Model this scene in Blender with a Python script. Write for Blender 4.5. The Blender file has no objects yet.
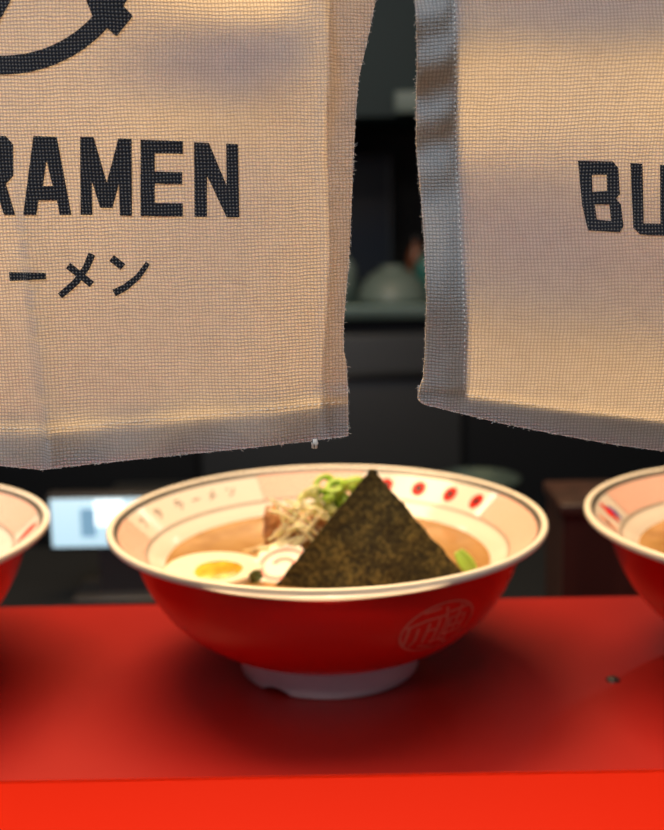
import bpy, bmesh, math, random
from mathutils import Vector, Matrix, noise
random.seed(7)
D = bpy.data; COL = bpy.context.scene.collection; sc = bpy.context.scene
PI = math.pi
# ------------------------------------------------------------------ camera
CT = 1.0                                   # height of the serving counter top (m)
FPX = 1152.8; PITCH = math.radians(11.1); ROLL = math.radians(-1.0)
CAM = Vector((0, 0, CT + 0.241))
R = Matrix.Rotation(PI/2 - PITCH, 3, 'X') @ Matrix.Rotation(ROLL, 3, 'Z')
cd = D.cameras.new('camera'); cam = D.objects.new('camera', cd); COL.objects.link(cam)
cam.matrix_world = Matrix.Translation(CAM) @ R.to_4x4()
cd.sensor_fit = 'VERTICAL'; cd.sensor_height = 36; cd.sensor_width = 36
cd.lens = FPX/830*36; cd.clip_start = 0.02
cd.dof.use_dof = True; cd.dof.focus_distance = 0.366; cd.dof.aperture_fstop = 11.0
sc.camera = cam
def ray(px, py): return R @ Vector(((px-332)/FPX, -(py-415)/FPX, -1))
def PY(px, py, Y):
    d = ray(px, py); return CAM + d*(Y/d.y)
def PZ(px, py, z):
    d = ray(px, py); return CAM + d*((CT+z-CAM.z)/d.z)

# ------------------------------------------------------------------ materials
def mat(name, col, rough=.5, metal=0., spec=.5, coat=0., sss=0., emit=None, es=0.):
    m = D.materials.new(name); m.use_nodes = True
    b = m.node_tree.nodes['Principled BSDF']
    b.inputs['Base Color'].default_value = (*col, 1); b.inputs['Roughness'].default_value = rough
    b.inputs['Metallic'].default_value = metal; b.inputs['Specular IOR Level'].default_value = spec
    b.inputs['Coat Weight'].default_value = coat
    if sss:
        b.inputs['Subsurface Weight'].default_value = sss
        b.inputs['Subsurface Radius'].default_value = (.006, .003, .0015)
        b.inputs['Subsurface Scale'].default_value = .6
    if emit: b.inputs['Emission Color'].default_value = (*emit, 1); b.inputs['Emission Strength'].default_value = es
    return m
class NT:
    def __init__(s, m): s.t = m.node_tree; s.b = s.t.nodes.get('Principled BSDF')
    def n(s, typ, **kw):
        x = s.t.nodes.new(typ)
        for k, v in kw.items(): setattr(x, k, v)
        return x
    def l(s, a, b): s.t.links.new(a, b)
    def m(s, op, a, b=None, c=None, clamp=False):
        x = s.n('ShaderNodeMath', operation=op); x.use_clamp = clamp
        for i, v in enumerate((a, b, c)):
            if v is None: continue
            if isinstance(v, (int, float)): x.inputs[i].default_value = v
            else: s.l(v, x.inputs[i])
        return x.outputs[0]
    def mix(s, f, a, b):
        x = s.n('ShaderNodeMix', data_type='RGBA')
        for k, v in ((0, f), (6, a), (7, b)):
            if isinstance(v, (int, float)): x.inputs[k].default_value = v
            elif isinstance(v, tuple): x.inputs[k].default_value = (*v, 1)
            else: s.l(v, x.inputs[k])
        return x.outputs[2]
def noisy(m, c1, c2, scale, detail=4, lo=.4, hi=.6, bump=0., dist=.001, stretch=None):
    t = NT(m); tc = t.n('ShaderNodeTexCoord'); nz = t.n('ShaderNodeTexNoise')
    nz.inputs['Scale'].default_value = scale; nz.inputs['Detail'].default_value = detail
    if stretch:
        mp = t.n('ShaderNodeMapping'); mp.inputs['Scale'].default_value = stretch
        t.l(tc.outputs['Object'], mp.inputs[0]); t.l(mp.outputs[0], nz.inputs['Vector'])
    else: t.l(tc.outputs['Object'], nz.inputs['Vector'])
    mr = t.n('ShaderNodeMapRange'); mr.inputs[1].default_value = lo; mr.inputs[2].default_value = hi
    t.l(nz.outputs['Fac'], mr.inputs[0]); t.l(t.mix(mr.outputs[0], c1, c2), t.b.inputs['Base Color'])
    if bump:
        bp = t.n('ShaderNodeBump'); bp.inputs['Strength'].default_value = bump; bp.inputs['Distance'].default_value = dist
        t.l(nz.outputs['Fac'], bp.inputs['Height']); t.l(bp.outputs[0], t.b.inputs['Normal'])
    return m
PITCH_T = 0.00104
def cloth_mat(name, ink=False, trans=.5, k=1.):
    m = D.materials.new(name); m.use_nodes = True; t = NT(m); N = t.t.nodes
    tc = t.n('ShaderNodeTexCoord')
    nz = t.n('ShaderNodeTexNoise'); nz.inputs['Scale'].default_value = 90; nz.inputs['Detail'].default_value = 3
    t.l(tc.outputs['Object'], nz.inputs['Vector'])
    sp = t.n('ShaderNodeSeparateXYZ'); t.l(tc.outputs['Object'], sp.inputs[0])
    sn = t.n('ShaderNodeSeparateXYZ'); t.l(nz.outputs['Color'], sn.inputs[0])
    u = t.m('MULTIPLY', t.m('ADD', sp.outputs[0], t.m('MULTIPLY', sn.outputs[0], PITCH_T*1.3)), PI/PITCH_T)
    v = t.m('MULTIPLY', t.m('ADD', sp.outputs[2], t.m('MULTIPLY', sn.outputs[1], PITCH_T*1.3)), PI/PITCH_T)
    su = t.m('SINE', u); sv = t.m('SINE', v)
    W = t.m('ABSOLUTE', su); F = t.m('ABSOLUTE', sv); O = t.m('MULTIPLY', su, sv)
    sel = t.m('MULTIPLY_ADD', O, 4.0, .5, clamp=True)
    a = t.m('MULTIPLY', W, t.m('MULTIPLY_ADD', F, .5, .5)); b = t.m('MULTIPLY', F, t.m('MULTIPLY_ADD', W, .5, .5))
    mx = t.n('ShaderNodeMix', data_type='FLOAT'); t.l(sel, mx.inputs[0]); t.l(b, mx.inputs[2]); t.l(a, mx.inputs[3])
    h = mx.outputs[0]
    hole = t.m('POWER', t.m('SUBTRACT', 1.0, t.m('MAXIMUM', W, F), clamp=True), .9)
    fib = t.n('ShaderNodeTexNoise'); fib.inputs['Scale'].default_value = 900; fib.inputs['Detail'].default_value = 2
    t.l(tc.outputs['Object'], fib.inputs['Vector'])
    hb = t.m('MULTIPLY_ADD', fib.outputs['Fac'], .25, h)
    bp = t.n('ShaderNodeBump'); bp.inputs['Strength'].default_value = 1.0; bp.inputs['Distance'].default_value = .00035
    t.l(hb, bp.inputs['Height'])
    # slow slubs in the yarn
    sl = t.n('ShaderNodeTexNoise'); sl.inputs['Scale'].default_value = 260
    mp = t.n('ShaderNodeMapping'); mp.inputs['Scale'].default_value = (.8, 1, .8)
    t.l(tc.outputs['Object'], mp.inputs[0]); t.l(mp.outputs[0], sl.inputs['Vector'])
    f = t.m('MULTIPLY_ADD', h, .75, t.m('MULTIPLY_ADD', sl.outputs['Fac'], .26, .15), clamp=True)
    if ink:
        dot = t.m('MULTIPLY', t.m('SUBTRACT', hole, .28, clamp=True), 1.3, clamp=True)
        col = t.mix(dot, (.012, .012, .017), (.42, .36, .30)); tcol = t.mix(dot, (.0, .0, .0), (.6, .5, .35))
    else:
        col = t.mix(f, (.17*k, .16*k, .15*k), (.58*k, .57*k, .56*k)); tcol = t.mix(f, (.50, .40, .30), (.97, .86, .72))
    b = t.b; t.l(col, b.inputs['Base Color']); b.inputs['Roughness'].default_value = .75
    b.inputs['Specular IOR Level'].default_value = .25; b.inputs['Sheen Weight'].default_value = .15
    t.l(bp.outputs[0], b.inputs['Normal'])
    tr = t.n('ShaderNodeBsdfTranslucent'); t.l(tcol, tr.inputs['Color']); t.l(bp.outputs[0], tr.inputs['Normal'])
    ms = t.n('ShaderNodeMixShader'); ms.inputs[0].default_value = .12 if ink else trans
    t.l(b.outputs[0], ms.inputs[1]); t.l(tr.outputs[0], ms.inputs[2])
    t.l(ms.outputs[0], N['Material Output'].inputs['Surface'])
    return m
M = {}
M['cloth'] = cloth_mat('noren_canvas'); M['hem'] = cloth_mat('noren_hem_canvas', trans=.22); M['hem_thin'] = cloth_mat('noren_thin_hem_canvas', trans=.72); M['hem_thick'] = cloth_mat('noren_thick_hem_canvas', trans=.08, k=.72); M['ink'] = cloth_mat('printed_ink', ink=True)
M['fibre'] = mat('cotton_fibre', (.8, .7, .6), .8)
M['stitch'] = mat('stitch_thread', (.8, .72, .62), .8)
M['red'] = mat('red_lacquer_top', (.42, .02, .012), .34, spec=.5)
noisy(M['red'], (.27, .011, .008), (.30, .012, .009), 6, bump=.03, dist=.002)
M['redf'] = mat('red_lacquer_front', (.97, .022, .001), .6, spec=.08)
M['bowlred'] = mat('bowl_red_glaze', (.90, .010, .005), .26, spec=.4)
M['cream'] = mat('bowl_cream_glaze', (.84, .74, .62), .13, spec=.5)
M['lip'] = mat('bowl_lip_glaze', (.93, .84, .69), .25, spec=.5)
M['foot'] = mat('bowl_foot_glaze', (.78, .72, .76), .35)
M['grey'] = mat('grey_glaze_line', (.13, .12, .10), .3)
M['greythin'] = mat('thin_grey_glaze_line', (.38, .33, .26), .3)
M['motif_red'] = mat('red_glaze_motif', (.72, .022, .010), .6, spec=.08)
M['motif_dark'] = mat('dark_glaze_motif', (.03, .008, .012), .4, spec=.25)
M['motif_ink'] = mat('dark_glaze_writing', (.16, .12, .10), .3)
M['motif_orange'] = mat('orange_glaze_motif', (.75, .16, .04), .5)
M['motif_blue'] = mat('blue_glaze_motif', (.08, .08, .35), .3)
M['logo'] = mat('pale_red_crest', (.88, .17, .11), .35)
m = M['lattice'] = mat('red_lattice_glaze', (.86, .5, .38), .35, spec=.3); t = NT(m)
tc = t.n('ShaderNodeTexCoord'); sp = t.n('ShaderNodeSeparateXYZ'); t.l(tc.outputs['UV'], sp.inputs[0])
a = t.m('ABSOLUTE', t.m('SINE', t.m('MULTIPLY', t.m('ADD', sp.outputs[0], sp.outputs[1]), 900)))
b = t.m('ABSOLUTE', t.m('SINE', t.m('MULTIPLY', t.m('SUBTRACT', sp.outputs[0], sp.outputs[1]), 900)))
t.l(t.mix(t.m('LESS_THAN', t.m('MINIMUM', a, b), .2), (.86, .60, .47), (.82, .22, .15)), t.b.inputs['Base Color'])
M['broth'] = mat('pork_broth', (.56, .33, .13), .16, spec=.6, sss=.2); noisy(M['broth'], (.36, .19, .055), (.46, .26, .09), 60, bump=.1, dist=.0006)
M['white'] = mat('egg_white', (.90, .80, .62), .3, sss=.4)
M['yolk'] = mat('egg_yolk', (.92, .45, .03), .25, sss=.3); noisy(M['yolk'], (.95, .55, .06), (.85, .30, .02), 150, lo=.35, hi=.65, bump=.3)
M['fish'] = mat('fish_cake', (.92, .84, .74), .4, sss=.3)
M['pink'] = mat('fish_cake_pink', (.90, .28, .24), .4)
M['pork'] = mat('braised_pork', (.30, .10, .03), .35); noisy(M['pork'], (.20, .055, .015), (.62, .30, .10), 130, lo=.35, hi=.7, bump=.6, dist=.001)
M['leek'] = mat('leek_shred', (.92, .84, .52), .35, sss=.3)
M['noodle'] = mat('noodle', (.72, .52, .24), .4)
M['green'] = mat('scallion_green', (.40, .62, .07), .35); M['green2'] = mat('scallion_pale', (.74, .78, .30), .35)
M['dgreen'] = mat('dark_leaf_green', (.07, .10, .02), .4)
M['nori'] = mat('nori', (.05, .045, .02), .62, spec=.25)
t = NT(M['nori']); tc = t.n('ShaderNodeTexCoord')
n1 = t.n('ShaderNodeTexNoise'); n1.inputs['Scale'].default_value = 480; n1.inputs['Detail'].default_value = 5; t.l(tc.outputs['Object'], n1.inputs['Vector'])
n2 = t.n('ShaderNodeTexNoise'); n2.inputs['Scale'].default_value = 75; n2.inputs['Detail'].default_value = 3; t.l(tc.outputs['Object'], n2.inputs['Vector'])
cr = t.n('ShaderNodeValToRGB'); e = cr.color_ramp.elements
e[0].position = .38; e[0].color = (.012, .011, .006, 1); e[1].position = .72; e[1].color = (.21, .165, .045, 1)
e2 = cr.color_ramp.elements.new(.52); e2.color = (.055, .045, .014, 1)
t.l(t.m('ADD', t.m('MULTIPLY', n1.outputs['Fac'], .65), t.m('MULTIPLY', n2.outputs['Fac'], .38)), cr.inputs[0])
t.l(cr.outputs[0], t.b.inputs['Base Color'])
bp = t.n('ShaderNodeBump'); bp.inputs['Strength'].default_value = .8; bp.inputs['Distance'].default_value = .0008
t.l(n1.outputs['Fac'], bp.inputs['Height']); t.l(bp.outputs[0], t.b.inputs['Normal'])
M['steel'] = mat('brushed_steel', (.2, .3, .28), .42, metal=.7); noisy(M['steel'], (.12, .19, .18), (.17, .25, .235), 8, stretch=(1, 1, 12))
M['dsteel'] = mat('dark_steel', (.06, .068, .075), .45, metal=.6)
M['navy'] = mat('navy_enamel', (.022, .028, .042), .5)
M['black'] = mat('black_enamel', (.010, .012, .015), .5, spec=.15)
M['char'] = mat('charcoal_wall_tile', (.022, .024, .026), .6); noisy(M['char'], (.018, .02, .022), (.03, .033, .035), 3)
M['plaster'] = mat('dark_ceiling_paint', (.06, .06, .06), .9)
M['floor'] = mat('dark_floor_tile', (.05, .048, .046), .5); noisy(M['floor'], (.04, .04, .04), (.07, .065, .06), 5)
M['brown'] = mat('dark_brown_wood', (.045, .018, .012), .5); noisy(M['brown'], (.020, .008, .006), (.034, .013, .009), 9, stretch=(6, 6, .6))
M['hood'] = mat('dark_teal_steel', (.010, .026, .028), .5, metal=.3)
M['pot'] = mat('grey_green_enamel', (.16, .22, .20), .45)
M['screen'] = mat('lit_screen', (.3, .4, .45), .3, emit=(.50, .74, .86), es=1.0)
M['screen_blue'] = mat('lit_screen_block', (.1, .2, .3), .3, emit=(.22, .42, .58), es=.75)
M['screen_white'] = mat('lit_screen_glow', (.5, .5, .5), .3, emit=(.85, .97, 1.0), es=1.7)
M['plastic'] = mat('black_plastic', (.02, .02, .022), .4)
M['wood'] = mat('rod_wood', (.35, .22, .11), .5); noisy(M['wood'], (.28, .16, .08), (.4, .26, .14), 20, stretch=(.3, 4, 4))
M['amber'] = mat('brown_bottle', (.20, .07, .03), .3); M['teal'] = mat('teal_jar', (.03, .16, .14), .3)
M['lampw'] = mat('lamp_glow', (1, .8, .5), .5, emit=(1, .72, .42), es=6)

# ------------------------------------------------------------------ helpers
def obj(name, bm, m, parent=None, smooth=True):
    me = D.meshes.new(name); bm.to_mesh(me); bm.free()
    for x in (m if isinstance(m, (list, tuple)) else [m]): me.materials.append(x)
    if smooth: me.polygons.foreach_set('use_smooth', [True]*len(me.polygons))
    o = D.objects.new(name, me); COL.objects.link(o)
    if parent: o.parent = parent
    return o
def tag(o, label, cat, group=None, kind=None):
    if label: o['label'] = label
    if cat: o['category'] = cat
    if group: o['group'] = group
    if kind: o['kind'] = kind
    return o
def thing(name, label, cat, loc=(0, 0, 0), rz=0., group=None):
    o = D.objects.new(name, None); COL.objects.link(o); o.empty_display_size = .02
    o.location = loc; o.rotation_euler = (0, 0, rz); return tag(o, label, cat, group)
def struct(name, bm, m): return tag(obj(name, bm, m, smooth=False), None, None, kind='structure')
def box(bm, x0, x1, y0, y1, z0, z1, bev=0.):
    r = bmesh.ops.create_cube(bm, size=1)
    for v in r['verts']:
        v.co = Vector((x0+(v.co.x+.5)*(x1-x0), y0+(v.co.y+.5)*(y1-y0), z0+(v.co.z+.5)*(z1-z0)))
    if bev:
        es = list({e for v in r['verts'] for e in v.link_edges})
        bmesh.ops.bevel(bm, geom=es, offset=bev, segments=3, affect='EDGES', profile=.5)
    return bm
def B(*a, **k): return box(bmesh.new(), *a, **k)
def lathe(prof, seg=128, bm=None, fz=None, c=(0, 0, 0)):
    bm = bm or bmesh.new(); rings = []
    for r, z in prof:
        if r < 1e-6: rings.append([bm.verts.new((c[0], c[1], c[2]+z))]); continue
        rings.append([bm.verts.new((c[0]+r*math.sin(2*PI*i/seg), c[1]+r*math.cos(2*PI*i/seg), c[2]+(fz(r, z, 2*PI*i/seg) if fz else z))) for i in range(seg)])
    for a, b in zip(rings, rings[1:]):
        for i in range(seg):
            j = (i+1) % seg
            if len(a) == 1 and len(b) == 1: continue
            if len(a) == 1: bm.faces.new((a[0], b[i], b[j]))
            elif len(b) == 1: bm.faces.new((a[i], b[0], a[j]))
            else: bm.faces.new((a[i], b[i], b[j], a[j]))
    bmesh.ops.recalc_face_normals(bm, faces=bm.faces)
    return bm
def tube(bm, pts, r, seg=8, flat=1.):
    pts = [Vector(p) for p in pts]; rings = []; up = Vector((.13, .21, .97))
    for i, p in enumerate(pts):
        d = (pts[min(i+1, len(pts)-1)]-pts[max(i-1, 0)]).normalized()
        s = d.cross(up).normalized(); n = s.cross(d).normalized()
        rr = r[i] if isinstance(r, (list, tuple)) else r
        rings.append([bm.verts.new(p + (s*math.cos(2*PI*k/seg) + n*math.sin(2*PI*k/seg)*flat)*rr) for k in range(seg)])
    for a, b in zip(rings, rings[1:]):
        for k in range(seg): bm.faces.new((a[k], a[(k+1) % seg], b[(k+1) % seg], b[k]))
    bm.faces.new(rings[0][::-1]); bm.faces.new(rings[-1]); return bm
def smooth_path(pts, n=16):
    out = []; P = [pts[0]]+list(pts)+[pts[-1]]
    for i in range(1, len(P)-2):
        for k in range(n):
            t = k/n; a, b, c, d = [Vector(q) for q in P[i-1:i+3]]
            out.append(.5*((2*b)+(c-a)*t+(2*a-5*b+4*c-d)*t*t+(3*b-a-3*c+d)*t**3))
    out.append(Vector(pts[-1])); return out
def stroke(pts, w):                        # 2D stroke -> polygon
    L, Rr = [], []
    for i, p in enumerate(pts):
        a = pts[max(i-1, 0)]; b = pts[min(i+1, len(pts)-1)]
        dx, dy = b[0]-a[0], b[1]-a[1]; l = math.hypot(dx, dy) or 1
        ww = w[i] if isinstance(w, (list, tuple)) else w
        L.append((p[0]-dy/l*ww/2, p[1]+dx/l*ww/2)); Rr.append((p[0]+dy/l*ww/2, p[1]-dx/l*ww/2))
    return L+Rr[::-1]
def flat_mesh(polys, step, mapf, holes=None):   # 2D polygons (with holes) cut on a grid, then laid on a surface
    bm = bmesh.new()
    for pi, poly in enumerate(polys):
        b2 = bmesh.new(); es = []
        loops = [poly]+((holes or {}).get(pi, []))
        for lp in loops:
            vs = [b2.verts.new((x, y, 0)) for x, y in lp]
            es += [b2.edges.new((vs[i], vs[(i+1) % len(vs)])) for i in range(len(vs))]
        bmesh.ops.triangle_fill(b2, use_beauty=True, use_dissolve=False, edges=es)
        xs = [v.co.x for v in b2.verts]; ys = [v.co.y for v in b2.verts]
        k = math.ceil(min(xs)/step)
        while k*step < max(xs):
            bmesh.ops.bisect_plane(b2, geom=b2.verts[:]+b2.edges[:]+b2.faces[:], plane_co=(k*step, 0, 0), plane_no=(1, 0, 0)); k += 1
        k = math.ceil(min(ys)/step)
        while k*step < max(ys):
            bmesh.ops.bisect_plane(b2, geom=b2.verts[:]+b2.edges[:]+b2.faces[:], plane_co=(0, k*step, 0), plane_no=(0, 1, 0)); k += 1
        mp = {v: bm.verts.new(mapf(v.co.x, v.co.y)) for v in b2.verts}
        for f in b2.faces: bm.faces.new([mp[v] for v in f.verts])
        b2.free()
    return bm
def dup(o, parent=None):
    c = o.copy(); COL.objects.link(c)
    if parent: c.parent = parent
    for ch in list(o.children): dup(ch, c)
    return c

# ------------------------------------------------------------------ the room
bm = B(-2.2, 2.2, -.6, 3.3, -.06, 0); struct('floor', bm, M['floor'])
struct('ceiling', B(-2.2, 2.2, .55, 3.3, 2.75, 2.8), M['plaster'])
struct('wall_back', B(-2.2, 2.2, 3.2, 3.3, 0, 2.75), M['char'])
struct('wall_left', B(-2.3, -2.2, .55, 3.3, 0, 2.75), M['char'])
struct('wall_right', B(2.2, 2.3, .55, 3.3, 0, 2.75), M['char'])

# ------------------------------------------------------------------ serving counter
FRONT, BACK = .445, .652
ctr = thing('serving_counter', 'glossy red serving counter with rounded front edge carrying the ramen bowls', 'counter', (0, .55, 0))
L_ = lambda o: setattr(o, 'location', (0, -.55, 0))
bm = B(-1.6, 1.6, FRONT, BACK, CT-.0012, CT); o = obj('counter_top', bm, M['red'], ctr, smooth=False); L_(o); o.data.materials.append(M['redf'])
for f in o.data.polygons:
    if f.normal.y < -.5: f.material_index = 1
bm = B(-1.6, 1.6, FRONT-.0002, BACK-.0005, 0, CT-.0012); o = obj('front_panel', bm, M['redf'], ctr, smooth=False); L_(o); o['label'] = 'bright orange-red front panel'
p = PZ(613, 680, 0)
bm = lathe([(0, .0016), (.0022, .0014), (.0034, .0006), (.0036, .0)], 20); o = obj('screw_head', bm, M['plastic'], ctr)
o.location = (p.x, p.y-.55, CT); o['label'] = 'small dark screw head set in the red top'

# ------------------------------------------------------------------ ramen bowls
OUT = [(.0986, .0698), (.0968, .0645), (.0945, .057), (.0905, .048), (.0845, .0385), (.0765, .030), (.0665, .0225), (.056, .0172), (.0485, .0148)]
def dens(pr, n=5):
    s = smooth_path([(a, b, 0) for a, b in pr], n); return [(q.x, q.y) for q in s]
OUTD = dens(OUT)
CONE0, CONE1 = (.0915, .0643), (.1046, .0758)
def band(th, tt, off=.00018):
    r = CONE0[0]+(CONE1[0]-CONE0[0])*tt; z = CONE0[1]+(CONE1[1]-CONE0[1])*tt
    return Vector((r*math.sin(th)-off*.5*math.sin(th), r*math.cos(th)-off*.5*math.cos(th), z+off))
RAD = math.radians
def sector(t0, t1, a=0., b=1.):            # piece of the band between two angles, with UV = metres
    bm = bmesh.new(); uvl = bm.loops.layers.uv.new('UVMap'); n = max(2, int(abs(t1-t0)/2)); g = []
    for i in range(n+1):
        th = RAD(t0+(t1-t0)*i/n); g.append([(bm.verts.new(band(th, a+(b-a)*k/4, .00008)), (th*.098, .0166*k/4)) for k in range(5)])
    for i in range(n):
        for k in range(4):
            q = [g[i][k], g[i+1][k], g[i+1][k+1], g[i][k+1]]; f = bm.faces.new([v for v, _ in q])
            for lp, (_, uv) in zip(f.loops, q): lp[uvl].uv = uv
    bmesh.ops.recalc_face_normals(bm, faces=bm.faces)
    return bm
def on_band(t0):                            # local mm (x along the band, y outward) -> band surface
    return lambda x, y: band(RAD(t0)+x/98., .5+y/17.4, .00025)
TXT = {                                     # katakana in a 10x10 box, y up
 'bu': [stroke([(1, 8), (7.5, 8)], 1.1), stroke([(7.5, 8), (7, 5), (5, 2.2), (2.5, .5)], 1.1), stroke([(8.2, 10), (8.9, 9)], .9), stroke([(9.6, 10.4), (10.3, 9.4)], .9)],
 'ta': [stroke([(4, 10), (3, 7.5), (1, 5)], 1.1), stroke([(3.6, 8.2), (8.6, 8.2)], 1.1), stroke([(8.6, 8.2), (7.5, 4.5), (5, 1.8), (2.5, .5)], 1.1), stroke([(4, 5.8), (6.8, 3.8)], 1.1)],
 'ra': [stroke([(2, 9), (8, 9)], 1.1), stroke([(1, 6), (9, 6)], 1.1), stroke([(8.8, 6), (7.5, 3), (4, .6)], 1.1)],
 'bar': [stroke([(1, 5), (9, 5)], 1.2)],
 'me': [stroke([(8, 10), (6, 5.5), (1, 1)], 1.1), stroke([(3, 7.5), (8, 3.2)], 1.1)],
 'n': [stroke([(1.2, 8.6), (4, 6.9)], 1.1), stroke([(9, 8), (6, 3.4), (1.8, .8)], 1.1)]}
def scale_polys(ps, s, ox, oy): return [[(x*s+ox, y*s+oy) for x, y in p] for p in ps]

def make_bowl(name, label, loc, rz, full):
    t = thing(name, label, 'bowl', loc, rz, None)
    # lip
    lip = dens([(.1068, .0780), (.1083, .0788), (.1097, .0783), (.1101, .0768), (.1095, .0752), (.1072, .0738), (.104, .0724), (.1005, .0708), (.0985, .0697)], 4)
    o = obj('rim', lathe(lip), M['lip'], t); o['label'] = 'rounded cream rim'
    o = obj('outer_wall', lathe(OUTD), M['bowlred'], t); o['label'] = 'glossy red outer wall'
    def notch(r, z, a):
        d = abs(((math.degrees(a)-FOOT_N+180) % 360)-180)
        return z + (.0026*max(0, 1-(d/11)**2) if z < .001 else 0)
    o = obj('foot_ring', lathe([(.0485, .0148), (.0478, .0135), (.047, .011), (.0462, .005), (.0457, .0008), (.0450, .0), (.0425, .0), (.0418, .001), (.041, .009), (0, .010)], fz=notch), M['foot'], t); o['label'] = 'whitish foot ring with a small notch'
    inn = [(.1044, .0757), (.0915, .0643), (.0905, .0635), (.0875, .0616), (.0828, .0583), (.0775, .053), (.070, .044), (.055, .031), (.035, .0235), (0, .0215)]
    o = obj('inner_wall', lathe(inn), M['cream'], t); o['label'] = 'cream inner wall'
    o = obj('rim_line', lathe([(.1068, .0780), (.1056, .0768), (.1044, .0757)]), M['grey'], t); o['label'] = 'dark grey line inside the rim'
    o = obj('inner_line', lathe([(.0918, .06475), (.0911, .0642), (.0904, .0637)]), M['greythin'], t); o['label'] = 'thin grey line below the patterned band'
    return t
FOOT_N = 216
BOWL_LOC = Vector((-.0033, .5625, CT))
bowl = make_bowl('ramen_bowl', 'whole red ramen bowl in the middle, holding the nori sheet and egg', BOWL_LOC, 0, True)
def lattice(t, a0, a1):
    o = obj('lattice_panel', sector(a0, a1), M['lattice'], t); o['label'] = 'pink-red lattice panel'
    for an in (a0, a1): obj('panel_edge', flat_mesh([stroke([(0, -8.6), (0, 8.6)], .45)], 3, on_band(an)), M['greythin'], o)
lattice(bowl, -122, -84); lattice(bowl, -23.5, 12); lattice(bowl, 64, 116); lattice(bowl, 150, 185)
# painted writing: ブタ ラーメン
for ch, an in (('bu', -78), ('ta', -67.5), ('ra', -56.5), ('bar', -48.7), ('me', -41.8), ('n', -34.4)):
    ps = scale_polys(TXT[ch], .68, -3.4, -2.6)
    obj('written_character', flat_mesh(ps, 1.5, on_band(an)), M['motif_ink'], bowl)
# four red discs with dark crests
def disc(n=28, rx=4.3, ry=5.0): return [(rx*math.cos(2*PI*i/n), ry*math.sin(2*PI*i/n)) for i in range(n)]
for an in (20.4, 32.5, 45, 57):
    o = obj('red_disc_motif', flat_mesh([disc()], 1.5, on_band(an)), M['motif_red'], bowl)
    cr = [stroke([(-2, 0), (2, 0)], 1.5), stroke([(0, -2.4), (0, 2.4)], 1.5), stroke([(-1.6, -1.8), (1.6, 1.8)], 1.1), stroke([(-1.6, 1.8), (1.6, -1.8)], 1.1)]
    f = on_band(an); obj('dark_crest', flat_mesh(cr, 1.5, lambda x, y, f=f: f(x, y)+Vector((0, 0, .0001))), M['motif_dark'], o)
# round crest on the outer wall: local mm, x to the right around the bowl, y along the wall
arc = [0.]
for a, b in zip(OUTD, OUTD[1:]): arc.append(arc[-1]+math.hypot(a[0]-b[0], a[1]-b[1]))
def wall(th, s):
    for i in range(len(arc)-1):
        if arc[i+1] >= s or i == len(arc)-2:
            k = (s-arc[i])/(arc[i+1]-arc[i]); a, b = OUTD[i], OUTD[i+1]
            r = a[0]+(b[0]-a[0])*k; z = a[1]+(b[1]-a[1])*k
            nx, nz = -(b[1]-a[1]), (b[0]-a[0]); l = math.hypot(nx, nz); r += nx/l*.0003; z += nz/l*.0003
            return Vector((r*math.cos(th), r*math.sin(th), z))
def on_wall(th0, s0): return lambda x, y: wall(th0+x/86., s0-y/1000.)
ring = [(19.5*math.cos(2*PI*i/60), 15.5*math.sin(2*PI*i/60)) for i in range(60)]
ringi = [(18.3*math.cos(2*PI*i/60), 14.4*math.sin(2*PI*i/60)) for i in range(60)]
cw = on_wall(RAD(-90+33), .0235)
crest = [stroke([(-17, 4), (-8, 7), (2, 7.5)], 1.3), stroke([(-10, 11.5), (-2, 12.5)], 1.2), stroke([(-15.5, 4), (-16, -7)], 1.3), stroke([(-11, 3), (-11, -5), (-13, -9)], 1.2),
 stroke([(-6, 5), (-6.5, -8)], 1.3), stroke([(-6, 0), (-1, .5)], 1.2), stroke([(-1, 6), (-1, -10)], 1.3), stroke([(1, 12.5), (3, 4), (2, -9)], 1.3), stroke([(3, 9), (14, 10)], 1.3),
 stroke([(5, 5), (5, -6)], 1.3), stroke([(5, 5), (13, 5.5), (13, -5)], 1.3), stroke([(5, 0), (13, 0)], 1.2), stroke([(5, -5), (13, -5)], 1.2), stroke([(9, 12), (9, -5)], 1.2), stroke([(-8, -10), (0, -12.5)], 1.2), stroke([(4, -9), (9, -12)], 1.2), stroke([(-3, -8), (8, -8.5)], 1.1)]
o = obj('round_crest', flat_mesh([ring], 3, cw, {0: [ringi]}), M['logo'], bowl); o['label'] = 'round pale outline crest on the red wall'
obj('crest_characters', flat_mesh(crest, 3, cw), M['logo'], o)
cw2 = on_wall(RAD(-90+66), .016)
obj('side_characters', flat_mesh([stroke([(-5, 8), (5, 9)], 1.3), stroke([(0, 12), (-1, -6)], 1.3), stroke([(-5, 2), (5, 2)], 1.3), stroke([(-5, -5), (6, -6)], 1.3)], 3, cw2), M['logo'], bowl)
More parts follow.
